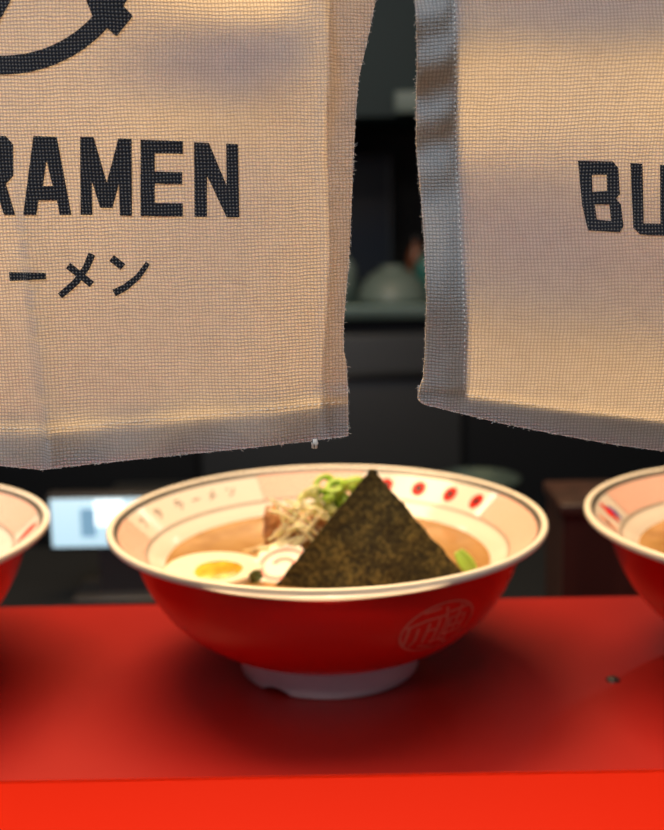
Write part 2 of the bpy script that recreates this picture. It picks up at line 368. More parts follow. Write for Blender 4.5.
# neighbours: same body parts, turned; own motifs
def plain_parts(src, dst):
    for ch in src.children:
        if ch.name.split('.')[0] in ('rim', 'outer_wall', 'foot_ring', 'inner_wall', 'rim_line', 'inner_line'):
            dup(ch, dst)
bl = thing('ramen_bowl', 'red ramen bowl cut off by the left edge of the picture', 'bowl', (-.2535, .549, CT), 0, None); plain_parts(bowl, bl)
br = thing('ramen_bowl', 'red ramen bowl cut off by the right edge, beside the screw head', 'bowl', (.2370, .552, CT), 0, None); plain_parts(bowl, br)
lattice(bl, 5, 68); lattice(bl, 120, 175)
leafm = stroke([(1.5, -6.8), (.5, -2), (-.5, 3), (-1, 6.8)], [2.5, 9, 9.5, 3.])
obj('red_leaf_motif', flat_mesh([leafm], 1.5, on_band(77)), M['motif_red'], bl)
lattice(br, -58, -8); lattice(br, -150, -108)
f_ = on_band(-68); obj('red_feather_motif', flat_mesh([stroke([(0, -7), (0, 0), (0, 7)], [3., 9, 3.])], 1.5, f_), M['motif_red'], br)
obj('blue_feather_motif', flat_mesh([stroke([(7.2, -7), (6.6, -2), (5.4, 3)], [2.5, 5, 2])], 1.5, f_), M['motif_blue'], br)
obj('orange_feather_motif', flat_mesh([stroke([(0, -7), (0, 0), (0, 6)], [2.5, 7, 2.5])], 1.5, on_band(-79)), M['motif_orange'], br)

# broth in each bowl
SZ = .0580
bp_ = [(0, SZ), (.05, SZ), (.078, SZ), (.0812, SZ+.0001), (.0819, SZ+.0002), (.0765, .0525), (.069, .0438), (.054, .0312), (.034, .0242), (0, .0222)]
br_lab = ['tan pork broth filling the middle bowl around the toppings', 'tan broth in the bowl at the left edge', 'tan broth in the bowl at the right edge']
o0 = None
for par, lab in zip((bowl, bl, br), br_lab):
    if o0 is None: o = o0 = obj('broth', lathe(bp_), M['broth'])
    else: o = o0.copy(); COL.objects.link(o)
    o.location = par.location; tag(o, lab, 'soup')

# ------------------------------------------------------------------ toppings of the middle bowl
bx, by = BOWL_LOC.x, BOWL_LOC.y
# noodles under the toppings
bm = bmesh.new()
for i in range(46):
    a = random.random()*6.28; r0 = random.uniform(.0, .024); c = Vector((bx-.006+r0*math.cos(a)*1.2, by+.004+r0*math.sin(a)*.8, CT+SZ+.014*(1-(r0/.026)**2)-.001)); d = random.random()*6.28
    pts = [c+Vector((math.cos(d+k*.25)*k*.006, math.sin(d+k*.25)*k*.006, -abs(k)*.0022)) for k in range(-3, 4)]
    tube(bm, smooth_path(pts, 3), .0016, 6)
for v in bm.verts: v.co.z = max(v.co.z, CT+SZ-.012)
tag(obj('noodles', bm, M['noodle']), 'tan noodles heaped under the leek and pork in the middle bowl', 'noodles', kind='stuff')
# nori sheet
def nori_pt(px, py, off=0.):
    f = (582-py)/115.
    return PY(px, py, .5085+.014*f+.0000010*(px-372)**2/ (1+f)+.0012*math.sin(px*.05+py*.03)+off)
apex, lb, rb = (371.5, 468), (270, 592), (478, 590)
n = 60; bm = bmesh.new(); lay = []
for side in (0, .0007):
    g = []
    for i in range(n+1):
        f = i/n; row = []
        for k in range(n+1):
            s = k/n; w = .012+f*.988
            lx = apex[0]+(lb[0]-apex[0])*f; rx = apex[0]+(rb[0]-apex[0])*f
            if f < .04: lx -= 2; rx += 2
            jl = 1.6*noise.noise((f*14, 1.3, 0))+.8*noise.noise((f*45, 2.3, 0)); jr = 1.8*noise.noise((f*13, 7.3, 0))+.9*noise.noise((f*40, 5.3, 0))
            if f > .28: jr += 2.2*math.exp(-((f-.285)/.02)**2)
            px = (lx+jl)*(1-s)+(rx+jr)*s; py = apex[1]+(lb[1]-apex[1])*f*(1-s)+(rb[1]-apex[1])*f*s
            q = nori_pt(px, py, side); q.y += .0008*noise.noise((px*.05, py*.05, 3)); q.z = max(q.z, CT+SZ-.004)
            row.append(bm.verts.new(q))
        g.append(row)
    lay.append(g)
A, C2 = lay
for i in range(n):
    for k in range(n):
        bm.faces.new((A[i][k], A[i+1][k], A[i+1][k+1], A[i][k+1])); bm.faces.new((C2[i][k], C2[i][k+1], C2[i+1][k+1], C2[i+1][k]))
for i in range(n):
    bm.faces.new((A[i][0], C2[i][0], C2[i+1][0], A[i+1][0])); bm.faces.new((A[i][n], A[i+1][n], C2[i+1][n], C2[i][n]))
    bm.faces.new((A[n][i], C2[n][i], C2[n][i+1], A[n][i+1])); bm.faces.new((A[0][i], A[0][i+1], C2[0][i+1], C2[0][i]))
tag(obj('nori_sheet', bm, M['nori']), 'dark green nori sheet standing with one corner up in the middle bowl', 'seaweed')
# egg half
def egg():
    c = PZ(214, 571, SZ+.0025)
    root = thing('egg_half', 'halved boiled egg with orange yolk at the left of the nori sheet', 'egg', c)
    root.rotation_euler = (RAD(8), RAD(-2), RAD(4))
    bm = bmesh.new(); bmesh.ops.create_uvsphere(bm, u_segments=40, v_segments=24, radius=1)
    for v in bm.verts:
        x, y, z = v.co; x2 = x*.0240*(1+.0*y); k = 1-.12*x
        v.co = Vector((x2, y*.0175*k, (min(z, .12)*.016*k)))
    o = obj('egg_white', bm, M['white'], root)
    bm = bmesh.new(); bmesh.ops.create_uvsphere(bm, u_segments=32, v_segments=16, radius=1)
    for v in bm.verts:
        x, y, z = v.co; nn = 1+.12*noise.noise((x*2, y*2, 5))
        v.co = Vector((x*.0125*nn+.002, y*.0105*nn-.003, .0014+z*.0016))
    o = obj('yolk', bm, M['yolk'], root); o['label'] = 'soft orange yolk'
egg()
# fish cake
c = PY(282, 570, .533)
fc = thing('fish_cake_slice', 'white fish cake slice with a pink swirl between egg and nori', 'fish cake', c); fc.rotation_euler = (RAD(24), RAD(-8), 0)
def scal(r): return [(r*(1+.05*math.cos(14*a))*math.cos(a), r*(1+.05*math.cos(14*a))*math.sin(a)) for a in [2*PI*i/112 for i in range(112)]]
bm = flat_mesh([scal(.0150)], .01, lambda x, y: Vector((x, y, .0025)))
r_ = bmesh.ops.extrude_face_region(bm, geom=bm.faces[:])
for v in [g for g in r_['geom'] if isinstance(g, bmesh.types.BMVert)]: v.co.z = -.0025
bmesh.ops.recalc_face_normals(bm, faces=bm.faces)
obj('slice', bm, M['fish'], fc, smooth=False)
sw = [((.0125-.0085*i/40)*math.cos(PI*.2+2.6*PI*i/40), (.0125-.0085*i/40)*math.sin(PI*.2+2.6*PI*i/40)) for i in range(41)]
bm = flat_mesh([stroke(sw[:22], .0026)], .01, lambda x, y: Vector((x, y, .0028)))
p2 = flat_mesh([stroke(sw[21:], .0024)], .01, lambda x, y: Vector((x, y, .0028))); me = D.meshes.new('t'); p2.to_mesh(me); p2.free(); bm.from_mesh(me); D.meshes.remove(me)
o = obj('swirl', bm, M['pink'], fc); o['label'] = 'pink swirl'
# braised pork pieces
def chunk(a, b, w, th, label, seed):
    a, b = Vector(a), Vector(b); bm = bmesh.new(); n = 14; ax = (b-a); L = ax.length; ax.normalize()
    s = ax.cross(Vector((0, 1, .2))).normalized(); u = s.cross(ax); rings = []
    for i in range(n+1):
        f = i/n; e = math.sin(PI*min(1, max(0, f*.9+.05)))**.35; r = []
        for k in range(14):
            an = 2*PI*k/14; cx, cy = math.cos(an), math.sin(an); sq = 1/max(abs(cx), abs(cy))**.6
            q = a+ax*L*f+s*cx*w*sq*e+u*cy*th*sq*e; q += Vector((1, 1, 1))*.0024*noise.noise(q*230+Vector((seed, 0, 0))); r.append(bm.verts.new(q))
        rings.append(r)
    for p_, q_ in zip(rings, rings[1:]):
        for k in range(14): bm.faces.new((p_[k], p_[(k+1) % 14], q_[(k+1) % 14], q_[k]))
    bm.faces.new(rings[0][::-1]); bm.faces.new(rings[-1])
    return tag(obj('pork_piece', bm, M['pork']), label, 'meat', 'braised pork pieces in the middle bowl')
chunk(PY(273, 546, .565), PY(272, 505, .573), .0050, .004, 'upright brown pork piece at the left end of the leek heap', 1)
chunk(PY(284, 545, .556), PY(290, 507, .568), .0050, .004, 'brown pork piece leaning just right of the upright piece', 2)
chunk(PY(300, 548, .552), PY(322, 522, .560), .0055, .004, 'brown pork piece lying under the crossing leek shreds', 3)
chunk(PY(305, 548, .572), PY(326, 512, .578), .0060, .005, 'brown pork piece tucked under the scallion rings beside the nori', 4)
# leek shreds
shreds = [([(270, 499), (292, 512), (310, 523), (322, 530)], .553), ([(262, 552), (282, 540), (302, 520), (314, 507)], .549), ([(292, 503), (305, 512), (330, 524)], .557),
 ([(276, 505), (284, 525), (276, 545)], .551), ([(300, 528), (312, 540), (318, 552)], .547), ([(258, 549), (278, 546), (300, 536)], .546), ([(284, 500), (300, 505), (322, 506)], .562),
 ([(296, 546), (308, 530), (322, 512)], .550), ([(268, 540), (290, 530), (318, 534)], .552), ([(286, 551), (300, 540), (312, 524)], .546), ([(306, 503), (314, 516), (334, 519)], .556), ([(280, 512), (296, 524), (300, 545)], .553),
 ([(268, 510), (286, 516), (306, 531)], .549), ([(270, 556), (290, 548), (308, 538)], .545), ([(290, 508), (312, 508), (328, 515)], .553), ([(286, 530), (304, 526), (324, 540)], .548), ([(274, 534), (292, 520), (304, 500)], .551)]
shl = ['top of the heap, sloping down to the right', 'long one climbing across the heap to the right', 'upper one running under the scallions to the nori', 'short curved one hanging down over the pork', 'low one dropping behind the fish cake',
 'lowest one reaching out left over the broth', 'highest one lying level by the scallions', 'steep one in the middle of the heap', 'nearly level one across the pork', 'one just above the fish cake', 'one curling below the scallion rings', 'one bending down the heap centre',
 'one over the top of the upright pork', 'one lying lowest against the fish cake', 'one passing right under the scallion cluster', 'one dipping toward the nori edge', 'one rising from the broth to the scallions']
for i, ((pp, Y), lab) in enumerate(zip(shreds, shl)):
    pts = smooth_path([PY(x, y, Y+.004*k/len(pp)) for k, (x, y) in enumerate(pp)], 8); nn = len(pts)
    bm = tube(bmesh.new(), pts, [.0014*(.5+.5*math.sin(PI*min(1, max(0, k/nn*1.0))) ) for k in range(nn)], 8, flat=.75)
    tag(obj('leek_shred', bm, M['leek']), 'pale yellow leek shred, '+lab, 'vegetable', 'leek shreds on the middle bowl')
# scallion rings
sc_sp = [(312, 490, 0, 1), (324, 484, 1, 0), (336, 487, 0, 0), (345, 492, 1, 0), (318, 499, 1, 1), (330, 496, 0, 0), (342, 501, 1, 0), (322, 509, 0, 1), (334, 507, 1, 1), (310, 503, 1, 1), (326, 516, 0, 0), (352, 484, 0, 0)]
scl = ['leftmost at the top of the cluster', 'topmost of the cluster, standing on edge', 'near the top beside the nori edge', 'right side, touching the nori edge', 'left middle of the cluster', 'centre of the cluster', 'right middle against the nori',
 'lower left of the cluster', 'lower middle of the cluster', 'far left of the cluster over the leek', 'lowest of the cluster', 'farthest right, mostly behind the nori']
for (px, py, stand, pale), lab in zip(sc_sp, scl):
    c = PY(px, py, .566+random.uniform(-.004, .004)); rr = random.uniform(.0042, .0054)
    bm = lathe([(rr, -.0016), (rr*1.03, 0), (rr, .0016), (rr*.5, .0017), (rr*.45, 0), (rr*.5, -.0017), (rr, -.0016)], 24)
    for v in bm.verts: v.co.x *= 1.25
    o = obj('scallion_ring', bm, M['green2'] if pale else M['green']); o.location = c
    o.rotation_euler = (RAD(random.uniform(50, 80) if stand else random.uniform(5, 40)), RAD(random.uniform(-30, 30)), random.random()*6)
    tag(o, ('pale ' if pale else 'bright ')+'green scallion ring, '+lab, 'vegetable', 'scallion rings on the middle bowl')
# green leaf right of the nori and dark greens by the egg
def leaf(name, pts, w, m, label, curl=.3):
    bm = bmesh.new(); P = smooth_path(pts, 8); rows = []
    for i, p in enumerate(P):
        f = i/(len(P)-1); d = (P[min(i+1, len(P)-1)]-P[max(i-1, 0)]).normalized(); s = d.cross(Vector((0, -1, .3))).normalized(); nrm = s.cross(d)
        ww = w*(.35+.65*math.sin(PI*(.1+.85*f))); rows.append([bm.verts.new(p+s*ww*k/3+nrm*curl*ww*(k/3)**2) for k in range(-3, 4)])
    for a, b in zip(rows, rows[1:]):
        for k in range(6): bm.faces.new((a[k], a[k+1], b[k+1], b[k]))
    o = obj(name, bm, m); md = o.modifiers.new('thick', 'SOLIDIFY'); md.thickness = .0008; return tag(o, label, 'vegetable')
leaf('scallion_leaf', [PZ(474, 574, SZ+.001), PY(466, 563, .527), PY(458, 551, .530)], .0035, M['green'], 'light green scallion leaf beside the right corner of the nori')
leaf('scallion_leaf', [PZ(250, 580, SZ+.0008), PY(256, 576, .520), PY(262, 573, .524)], .0026, M['dgreen'], 'dark green scrap of leaf between egg and fish cake')

# ------------------------------------------------------------------ noren (split shop curtain)
NY = .355
def interp(tab, y):
    if y <= tab[0][0]: return tab[0][1]
    for (a, b), (c, d) in zip(tab, tab[1:]):
        if y <= c:
            t_ = (y-a)/(c-a); return b+(d-b)*t_
    return tab[-1][1]
def gs(x, c, w): return math.exp(-((x-c)/w)**2)
def sm(x, a, b):
    t_ = max(0, min(1, (x-a)/(b-a))); return t_*t_*(3-2*t_)
def dispL(x, y):                            # metres towards the viewer
    fade = sm(y, -650, -60)
    d = 0
    cx = 18+ (y-200)*.115                   # crease at the left
    k = x-cx; d += sm(y, 120, 330)*(.0042*math.exp(-abs(k)/34)*(1 if k > 0 else .25) + .0030*(1 if k > 0 else math.exp(k/3.5)) - .0030)
    d += .006*sm(x+y*.35, 60, 200)*0
    yr = 58+ (x-215)*.06                    # soft ridge across the top right
    s = (y-yr)
    d += -.0075*gs(s, -38, 40)*sm(x, 90, 260)*sm(330-x, 0, 60)
    d += .0035*gs(s, 40, 38)*sm(x, 60, 190)*(1-sm(x, 235, 310))
    d += .0022*math.sin(x*.018+.5)*math.sin(y*.011+1.0)
    d += -.010*sm(x, 230, 400)**1.3*1.0     # curls away at the free edge
    d += -.004*sm(x-10*math.sin(y*.02), 318, 332)*sm(y, 200, 0)
    d += .0010*gs(x, 325+3*math.sin(y*.03), 4)
    hb = interp([(0, 426), (49, 427), (240, 410), (345, 399)], x)
    d += -.0008*sm(y, hb-4, hb+4)
    d += .0016*sm(y, hb-20, hb+30)*math.sin(x*.05+1)*1.0
    d += .0016*sm(y, 380, 400)*sm(x, 290, 345)
    return d*fade
def dispR(x, y):
    fade = sm(y, -650, -60); w = y-.20*(x-470)*sm(y, 100, 260)
    tab = [(-400, 0), (-10, 0), (30, .0075), (60, .0045), (150, -.004), (185, -.0025), (250, .0060), (300, .0095), (350, .0045), (410, -.003), (480, -.004)]
    # smooth the table
    d = sum(interp(tab, w+o)*q for o, q in ((-24, .15), (-12, .22), (0, .26), (12, .22), (24, .15)))
    d += .0018*math.sin(x*.021+y*.006)
    hx = interp([(0, 457), (145, 458), (240, 463), (392, 466.6)], y)
    d += -.0012*(1-sm(x, hx-4, hx+4))
    d += .0016*(1-sm(x, hx-12, hx))*math.sin(y*.115+x*.03)*sm(y, 240, 120)
    d += .0010*(1-sm(x, hx-30, hx))*math.sin(y*.05)
    hb = interp([(466, 392), (560, 406), (664, 418)], x); d += -.0012*sm(y, hb-4, hb+4)
    d += -.004*(1-sm(x, 415, 450))*1.0
    return d*fade
EL_R = [(-760, 398), (-200, 388), (0, 375.5), (30, 370), (78, 358.8), (117, 355.6), (157, 353.6), (220, 351), (265, 349), (300, 345.5), (330, 343.5), (350, 343.8), (365, 346.5), (400, 348.2), (437, 348.4)]
BOT_L = [(-420, 455), (-120, 461), (0, 466), (43, 470), (60, 467.5), (140, 459), (240, 449), (312, 441), (348.5, 436)]
EL_Rp = [(-760, 408), (-200, 411), (0, 415), (30, 416.5), (60, 417), (100, 416), (145, 416), (175, 418.5), (200, 421), (240, 424), (300, 426.3), (345, 425), (375, 423.4), (386, 420), (396, 417.3)]
BOT_R = [(416, 397), (421.6, 404), (450, 411), (502, 423.6), (560, 435), (610, 444), (664, 451.5), (760, 462), (1090, 470)]
def Lmap(x, y, off=0.): return PY(x, y, NY-dispL(x, y)-off)
def Rmap(x, y, off=0.): return PY(x, y, NY-dispR(x, y)-off)
ROW = [-760, -700, -620, -540, -460, -380, -320, -260, -210, -170, -130, -100, -75, -50, -35, -20, -10]
def yrow(j, NJ): return None
def build_cloth(mapf, xa, xb, bot, flip):
    # xa(y), xb(y): left and right boundaries; rows end at the bottom outline
    bm = bmesh.new(); NI, NJ = 190, 124; g = []
    for i in range(NI+1):
        s = i/NI; col = []
        for j in range(len(ROW)+NJ+1):
            if j < len(ROW): y = ROW[j]; x = xa(y)+(xb(y)-xa(y))*s
            else:
                f = (j-len(ROW))/NJ
                xe = xa(430)+(xb(430)-xa(430))*s; yb = interp(bot, xe); y = f*yb
                ye = min(y, 437); x = xa(ye)+(xb(ye)-xa(ye))*s
            col.append(bm.verts.new(mapf(x, y)))
        g.append(col)
    for i in range(NI):
        for j in range(len(g[0])-1): bm.faces.new((g[i][j], g[i][j+1], g[i+1][j+1], g[i+1][j]))
    return bm
XL = -420; XR = 1090
nl = thing('noren_curtain', 'left off-white canvas curtain panel printed with RAMEN and a round emblem', 'curtain', (-.1, NY, CT+.3), 0, None)
nr = thing('noren_curtain', 'right off-white canvas curtain panel printed with the letters BU', 'curtain', (.13, NY, CT+.3), 0, None)
def child(o, par): o.parent = par; o.location = -par.location; return o
edge_n = lambda y, s: .35*noise.noise((y*.11, s, 0))+.25*noise.noise((y*.33, s, 4))
xbL = lambda y: interp(EL_R, y)+edge_n(y, 1); xaR = lambda y: interp(EL_Rp, y)+edge_n(y, 7)
for par, mp, xa, xb, bot in ((nl, Lmap, lambda y: XL, xbL, BOT_L), (nr, Rmap, xaR, lambda y: XR, BOT_R)):
    child(obj('canvas', build_cloth(mp, xa, xb, bot, 0), M['cloth']), par)
def strip(mp, outer, inner, n, off, m=8):    # folded-over layer behind the front layer
    bm = bmesh.new(); g = []
    for i in range(n+1):
        (x0, y0), (x1, y1) = outer(i/n), inner(i/n)
        g.append([bm.verts.new(mp(x0+(x1-x0)*k/m, y0+(y1-y0)*k/m, -off*(.4 if k == 0 else 1))) for k in range(m+1)])
    for a, b in zip(g, g[1:]):
        for k in range(m): bm.faces.new((a[k], a[k+1], b[k+1], b[k]))
    return bm
seamL = [(-760, 352), (-200, 340), (0, 328), (80, 325), (150, 325.5), (240, 328), (300, 325), (365, 320.5), (400, 320), (440, 318.5)]
seamR = [(-760, 452), (0, 457), (145, 458), (240, 463), (320, 467.5), (392, 466.6), (400, 466.6)]
hbL = [(-420, 418), (0, 426), (49, 427), (240, 410), (345, 399)]; hbR = [(420, 385), (466, 392), (560, 406), (664, 418), (1090, 440)]
yl = lambda f: -760+(436+760)*f
child(tag(obj('side_hem', strip(Lmap, lambda f: (xbL(yl(f)), yl(f)), lambda f: (interp(seamL, yl(f)), yl(f)), 300, .0009), M['hem_thin']), 'double-layer side hem, orange with the light behind', None), nl)
yr_ = lambda f: -760+(396+760)*f
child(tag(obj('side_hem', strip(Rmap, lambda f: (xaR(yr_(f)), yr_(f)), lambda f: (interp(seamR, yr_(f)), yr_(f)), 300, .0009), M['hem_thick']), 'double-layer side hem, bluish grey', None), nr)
xl = lambda f: XL+(348-XL)*f
child(tag(obj('bottom_hem', strip(Lmap, lambda f: (xl(f), interp(BOT_L, xl(f))-.2), lambda f: (xl(f), interp(hbL, xl(f))), 260, .0018), M['hem']), 'double-layer bottom hem', None), nl)
xr = lambda f: 417.5+(XR-417.5)*f
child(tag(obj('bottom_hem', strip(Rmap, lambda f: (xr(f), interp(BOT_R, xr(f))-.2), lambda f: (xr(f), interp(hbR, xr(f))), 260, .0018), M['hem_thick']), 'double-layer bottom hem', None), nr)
# stitching
def stitches(mp, path, gap, ln, par):
    bm = bmesh.new(); P = [Vector((a, b, 0)) for a, b in path]; acc = 0
    for a, b in zip(P, P[1:]):
        L = (b-a).length; k = 0
        while k < L:
            p0 = a+(b-a)*(k/L); p1 = a+(b-a)*(min(k+ln, L)/L); tube(bm, [mp(p0.x, p0.y, .0002), mp(p1.x, p1.y, .0002)], .00016, 5); k += gap
    child(tag(obj('stitching', bm, M['stitch']), None, None, kind='stuff'), par)
stitches(Lmap, [(x_, interp(hbL, x_)+2.5) for x_ in range(-400, 345, 12)], 6, 3.4, nl)
stitches(Rmap, [(interp(seamR, y_)-2.5, y_) for y_ in range(-80, 392, 12)]+[(x_, interp(hbR, x_)+2.5) for x_ in range(466, 1080, 12)], 6, 3.0, nr)
# frayed fibres on the cut edges
def fray(mp, path, n, sx, par, seed):
    rnd = random.Random(seed); bm = bmesh.new()
    for _ in range(n):
        i = rnd.randrange(len(path)-1); f = rnd.random(); a, b = path[i], path[i+1]
        x_, y_ = a[0]+(b[0]-a[0])*f, a[1]+(b[1]-a[1])*f; l = rnd.uniform(.6, 2.6)*(1.9 if rnd.random() < .1 else 1); an = rnd.uniform(-1.3, 1.3); cu = rnd.uniform(-1.3, 1.3)
        pts = []
        for k in range(5):
            q = k/4*l; aa = an+cu*k/4
            if sx: pts.append(mp(x_+sx*(q*math.cos(aa)-.5), y_+q*math.sin(aa), .0002*k))
            else: pts.append(mp(x_+q*math.sin(aa), y_-.5+q*math.cos(aa)*.7, .0002*k))
        tube(bm, pts, [.00006, .00005, .00004, .00004, .00003], 4)
    child(tag(obj('frayed_fibres', bm, M['fibre']), None, None, kind='stuff'), par)
fray(Lmap, [(xbL(y_), y_) for y_ in range(-40, 437, 6)], 330, 1, nl, 1)
fray(Rmap, [(xaR(y_), y_) for y_ in range(-40, 397, 6)], 420, -1, nr, 2)
fray(Lmap, [(x_, interp(BOT_L, x_)) for x_ in range(-20, 349, 6)], 420, 0, nl, 3)
fray(Rmap, [(x_, interp(BOT_R, x_)) for x_ in range(418, 690, 6)], 260, 0, nr, 4)
bm = bmesh.new()
for k in range(5):
    x_ = 313+k*.9; tube(bm, [Lmap(x_, 439, .0006), Lmap(x_-1+k*.5, 443, .0008), Lmap(x_+random.uniform(-2, 2), 447+random.uniform(-1, 2), .0006)], .0003, 5)
child(tag(obj('loose_thread_tuft', bm, M['fibre']), None, None), nl)
# printed characters
LET = {
 'R': ([[(-26, 135), (5.9, 136), (13.3, 144.6), (13.3, 176), (6, 184), (15.3, 215), (4, 215), (-5, 187), (-12, 187), (-12, 214.5), (-26, 214.5)]], {0: [[(-12, 149), (-1.5, 149.5), (-.5, 173), (-12, 173)]]}),
 'A': ([[(33.3, 135.8), (56.8, 136.7), (71.5, 215), (59.7, 215), (56.8, 200.4), (38.6, 200.4), (36.2, 215), (23.1, 215)]], {0: [[(46.6, 161), (52.5, 186), (43, 186)]]}),
 'M': ([[(79.9, 137), (93.6, 137), (106.7, 182), (118.4, 138.3), (131.7, 138.7), (132.1, 216), (119.8, 215.5), (119, 184), (112.5, 208), (100.2, 208), (92, 182), (92.4, 215), (80.6, 215)]], {}),
 'E': ([[(140.5, 139.7), (183, 141), (183, 154), (154.8, 153.4), (154.8, 171.6), (182.3, 172), (182.3, 184.3), (154.8, 183.7), (154.8, 203), (183, 203.3), (183, 216.6), (140.5, 216)]], {}),
 'N': ([[(194, 142.2), (209, 143), (226.7, 185.7), (226.1, 143.6), (238, 144), (239.4, 217.4), (226.7, 217.4), (207.1, 176), (207, 217), (194.4, 217)]], {})}
for k, (ps, hs) in LET.items():
    child(tag(obj('printed_letter', flat_mesh(ps, 4, lambda x, y: Lmap(x, y, .0004), hs), M['ink']), 'black printed letter '+k, None), nl)
ps = ([[(577.9, 160.8), (613, 161.3), (618.5, 168.3), (620, 194), (616, 198.5), (621, 204.5), (623.5, 226.3), (619.7, 232.3), (588, 230.5), (582, 205)]], {0: [[(591.9, 174.8), (606.5, 174.8), (607, 191), (592.6, 192)], [(594.9, 204.5), (609.2, 204.5), (611, 221), (597, 219.5)]]})
child(tag(obj('printed_letter', flat_mesh(ps[0], 4, lambda x, y: Rmap(x, y, .0004), ps[1]), M['ink']), 'black printed letter B', None), nr)
child(tag(obj('printed_letter', flat_mesh([[(630.3, 163), (642.6, 163.8), (643.8, 223.3), (660.4, 223.6), (660, 164.6), (673, 165.2), (675, 229), (668, 236), (640, 234.6), (633.3, 227.8)]], 4, lambda x, y: Rmap(x, y, .0004)), M['ink']), 'black printed letter U', None), nr)
kana = {'ラ': [stroke([(-32, 258), (-8, 258.5)], 7), stroke([(-37, 270), (-3, 270.5)], 7), stroke([(-5, 271), (-13, 285), (-27, 295)], 7)], 'ー': [[(9, 272), (46, 272.8), (46, 279.4), (9.7, 281)]],
 'メ': [stroke([(92, 254), (86, 268), (76, 282), (60, 296)], [7.5, 7, 7, 6.5]), stroke([(68, 265.6), (92, 284.5)], 7)],
 'ン': [stroke([(111.5, 258), (123, 267)], 7.5), stroke([(114, 293), (125, 287.5), (138, 277), (148, 263)], [7.5, 6.8, 6, 5])]}
for k, pl in kana.items():
    child(tag(obj('printed_character', flat_mesh(pl, 4, lambda x, y: Lmap(x, y, .0004)), M['ink']), 'black printed katakana '+k, None), nl)
# round emblem, a ring with crossed bars behind it
def arcp(r, a0, a1, n): return [(3+r*math.cos(RAD(a0+(a1-a0)*i/n)), -66+r*1.0*math.sin(RAD(a0+(a1-a0)*i/n))) for i in range(n+1)]
ro = [(3+140.6*math.cos(2*PI*i/120), -66+140.6*math.sin(2*PI*i/120)) for i in range(120)]
ri = [(3+121.5*math.cos(2*PI*i/120), -66+121.5*math.sin(2*PI*i/120)) for i in range(120)]
em = child(tag(obj('printed_emblem', flat_mesh([ro], 5, lambda x, y: Lmap(x, y, .0004), {0: [ri]}), M['ink']), 'black printed ring emblem', None), nl)
o = obj('emblem_bars', flat_mesh([[(133, 16), (116.5, 36.6), (92, 15), (86, 0), (62, -58), (88, -58), (128, -22), (132, -7), (123, 5.4)], [(11, 0), (-1, 22), (-14, 40), (-32, 30), (-24, 10), (0, -40), (26, -40)]], 5, lambda x, y: Lmap(x, y, .0005)), M['ink'], em)
# rod that carries both panels
zr = PY(332, -760, NY).z+.0105
rod = thing('noren_rod', 'wooden rod above the curtains from which both panels hang', 'rod', (0, NY, zr))
obj('pole', tube(bmesh.new(), [(-.62, 0, 0), (.62, 0, 0)], .008, 20), M['wood'], rod)
for s_ in (-1, 1): obj('bracket', B(s_*.6-.008, s_*.6+.008, -.012, .012, -.014, 2.74-zr), M['dsteel'], rod, smooth=False)
for par, a, b in ((nl, XL, 398), (nr, 408, XR)):
    xa_, xb_ = PY(a, -760, NY).x, PY(b, -760, NY).x
    bm = bmesh.new(); n = 24; A1 = [bm.verts.new((xa_, NY+.0105*math.cos(2*PI*k/n), zr+.0105*math.sin(2*PI*k/n))) for k in range(n)]; B1 = [bm.verts.new((xb_, v.co.y, v.co.z)) for v in A1]
    for k in range(n): bm.faces.new((A1[k], A1[(k+1) % n], B1[(k+1) % n], B1[k]))
    child(tag(obj('rod_sleeve', bm, M['cloth']), None, None), par)

# ------------------------------------------------------------------ kitchen behind
def fz(py, Y, px=332): return PY(px, py, Y).z
def fx(px, Y, py=415): return PY(px, py, Y).x
# low prep counter right behind the serving counter
pc = thing('prep_counter', 'black low prep counter directly behind the red serving counter', 'counter', (0, 1.0, 0))
o = obj('worktop', B(-1.5, 1.5, -.32, .30, .80, .835, bev=.003), M['black'], pc); o = obj('cabinet_body', B(-1.48, 1.48, -.28, .28, 0, .799), M['black'], pc, smooth=False)
zt = .835
# lit display
Yd = 1.12; a = PY(53, 547, Yd); b = PY(190, 497, Yd)
dp = thing('order_display', 'small lit screen glowing pale blue between the left and middle bowls', 'screen', ((a.x+b.x)/2, Yd, zt))
w = (b.x-a.x)/2; h0, h1 = a.z-zt, b.z-zt
obj('housing', B(-w-.004, w+.004, .001, .02, h0-.004, h1+.004, bev=.002), M['plastic'], dp)
pnl = obj('screen', B(-w, w, -.0015, .0008, h0, h1, bev=.0007), M['screen'], dp); pnl['label'] = 'pale blue lit screen'
fr = lambda px: PY(px, 520, Yd).x-(a.x+b.x)/2; fzz = lambda py: PY(100, py, Yd).z-zt
obj('blue_block', B(fr(81), fr(96), -.0024, -.0016, fzz(536), fzz(508)), M['screen_blue'], pnl, smooth=False)
obj('white_block', B(fr(96), fr(124), -.0034, -.0025, fzz(525), fzz(500), bev=.0004), M['screen_white'], pnl, smooth=False)
obj('stand', B(-.025, .025, .002, .018, 0, h0-.004), M['plastic'], dp, smooth=False); obj('base', B(-.05, .05, -.02, .05, 0, .006, bev=.002), M['plastic'], dp)
# metal tray in front of the display
p0 = PZ(20, 592, -.158); M['tray'] = mat('bluish_tray_steel', (.10, .12, .15), .4, metal=.3); tr = thing('steel_tray', 'dull steel tray on the black prep counter below the lit screen', 'tray', (-.19, .93, zt+.0005))
bm = bmesh.new(); box(bm, -.16, .13, -.06, .04, 0, .003); obj('tray_bottom', bm, M['tray'], tr, smooth=False)
bm = bmesh.new(); box(bm, -.16, .13, -.063, -.06, 0, .014); box(bm, -.16, .13, .04, .043, 0, .014); box(bm, -.163, -.16, -.063, .043, 0, .014); box(bm, .13, .133, -.063, .043, 0, .014); obj('tray_rim', bm, M['tray'], tr, smooth=False)
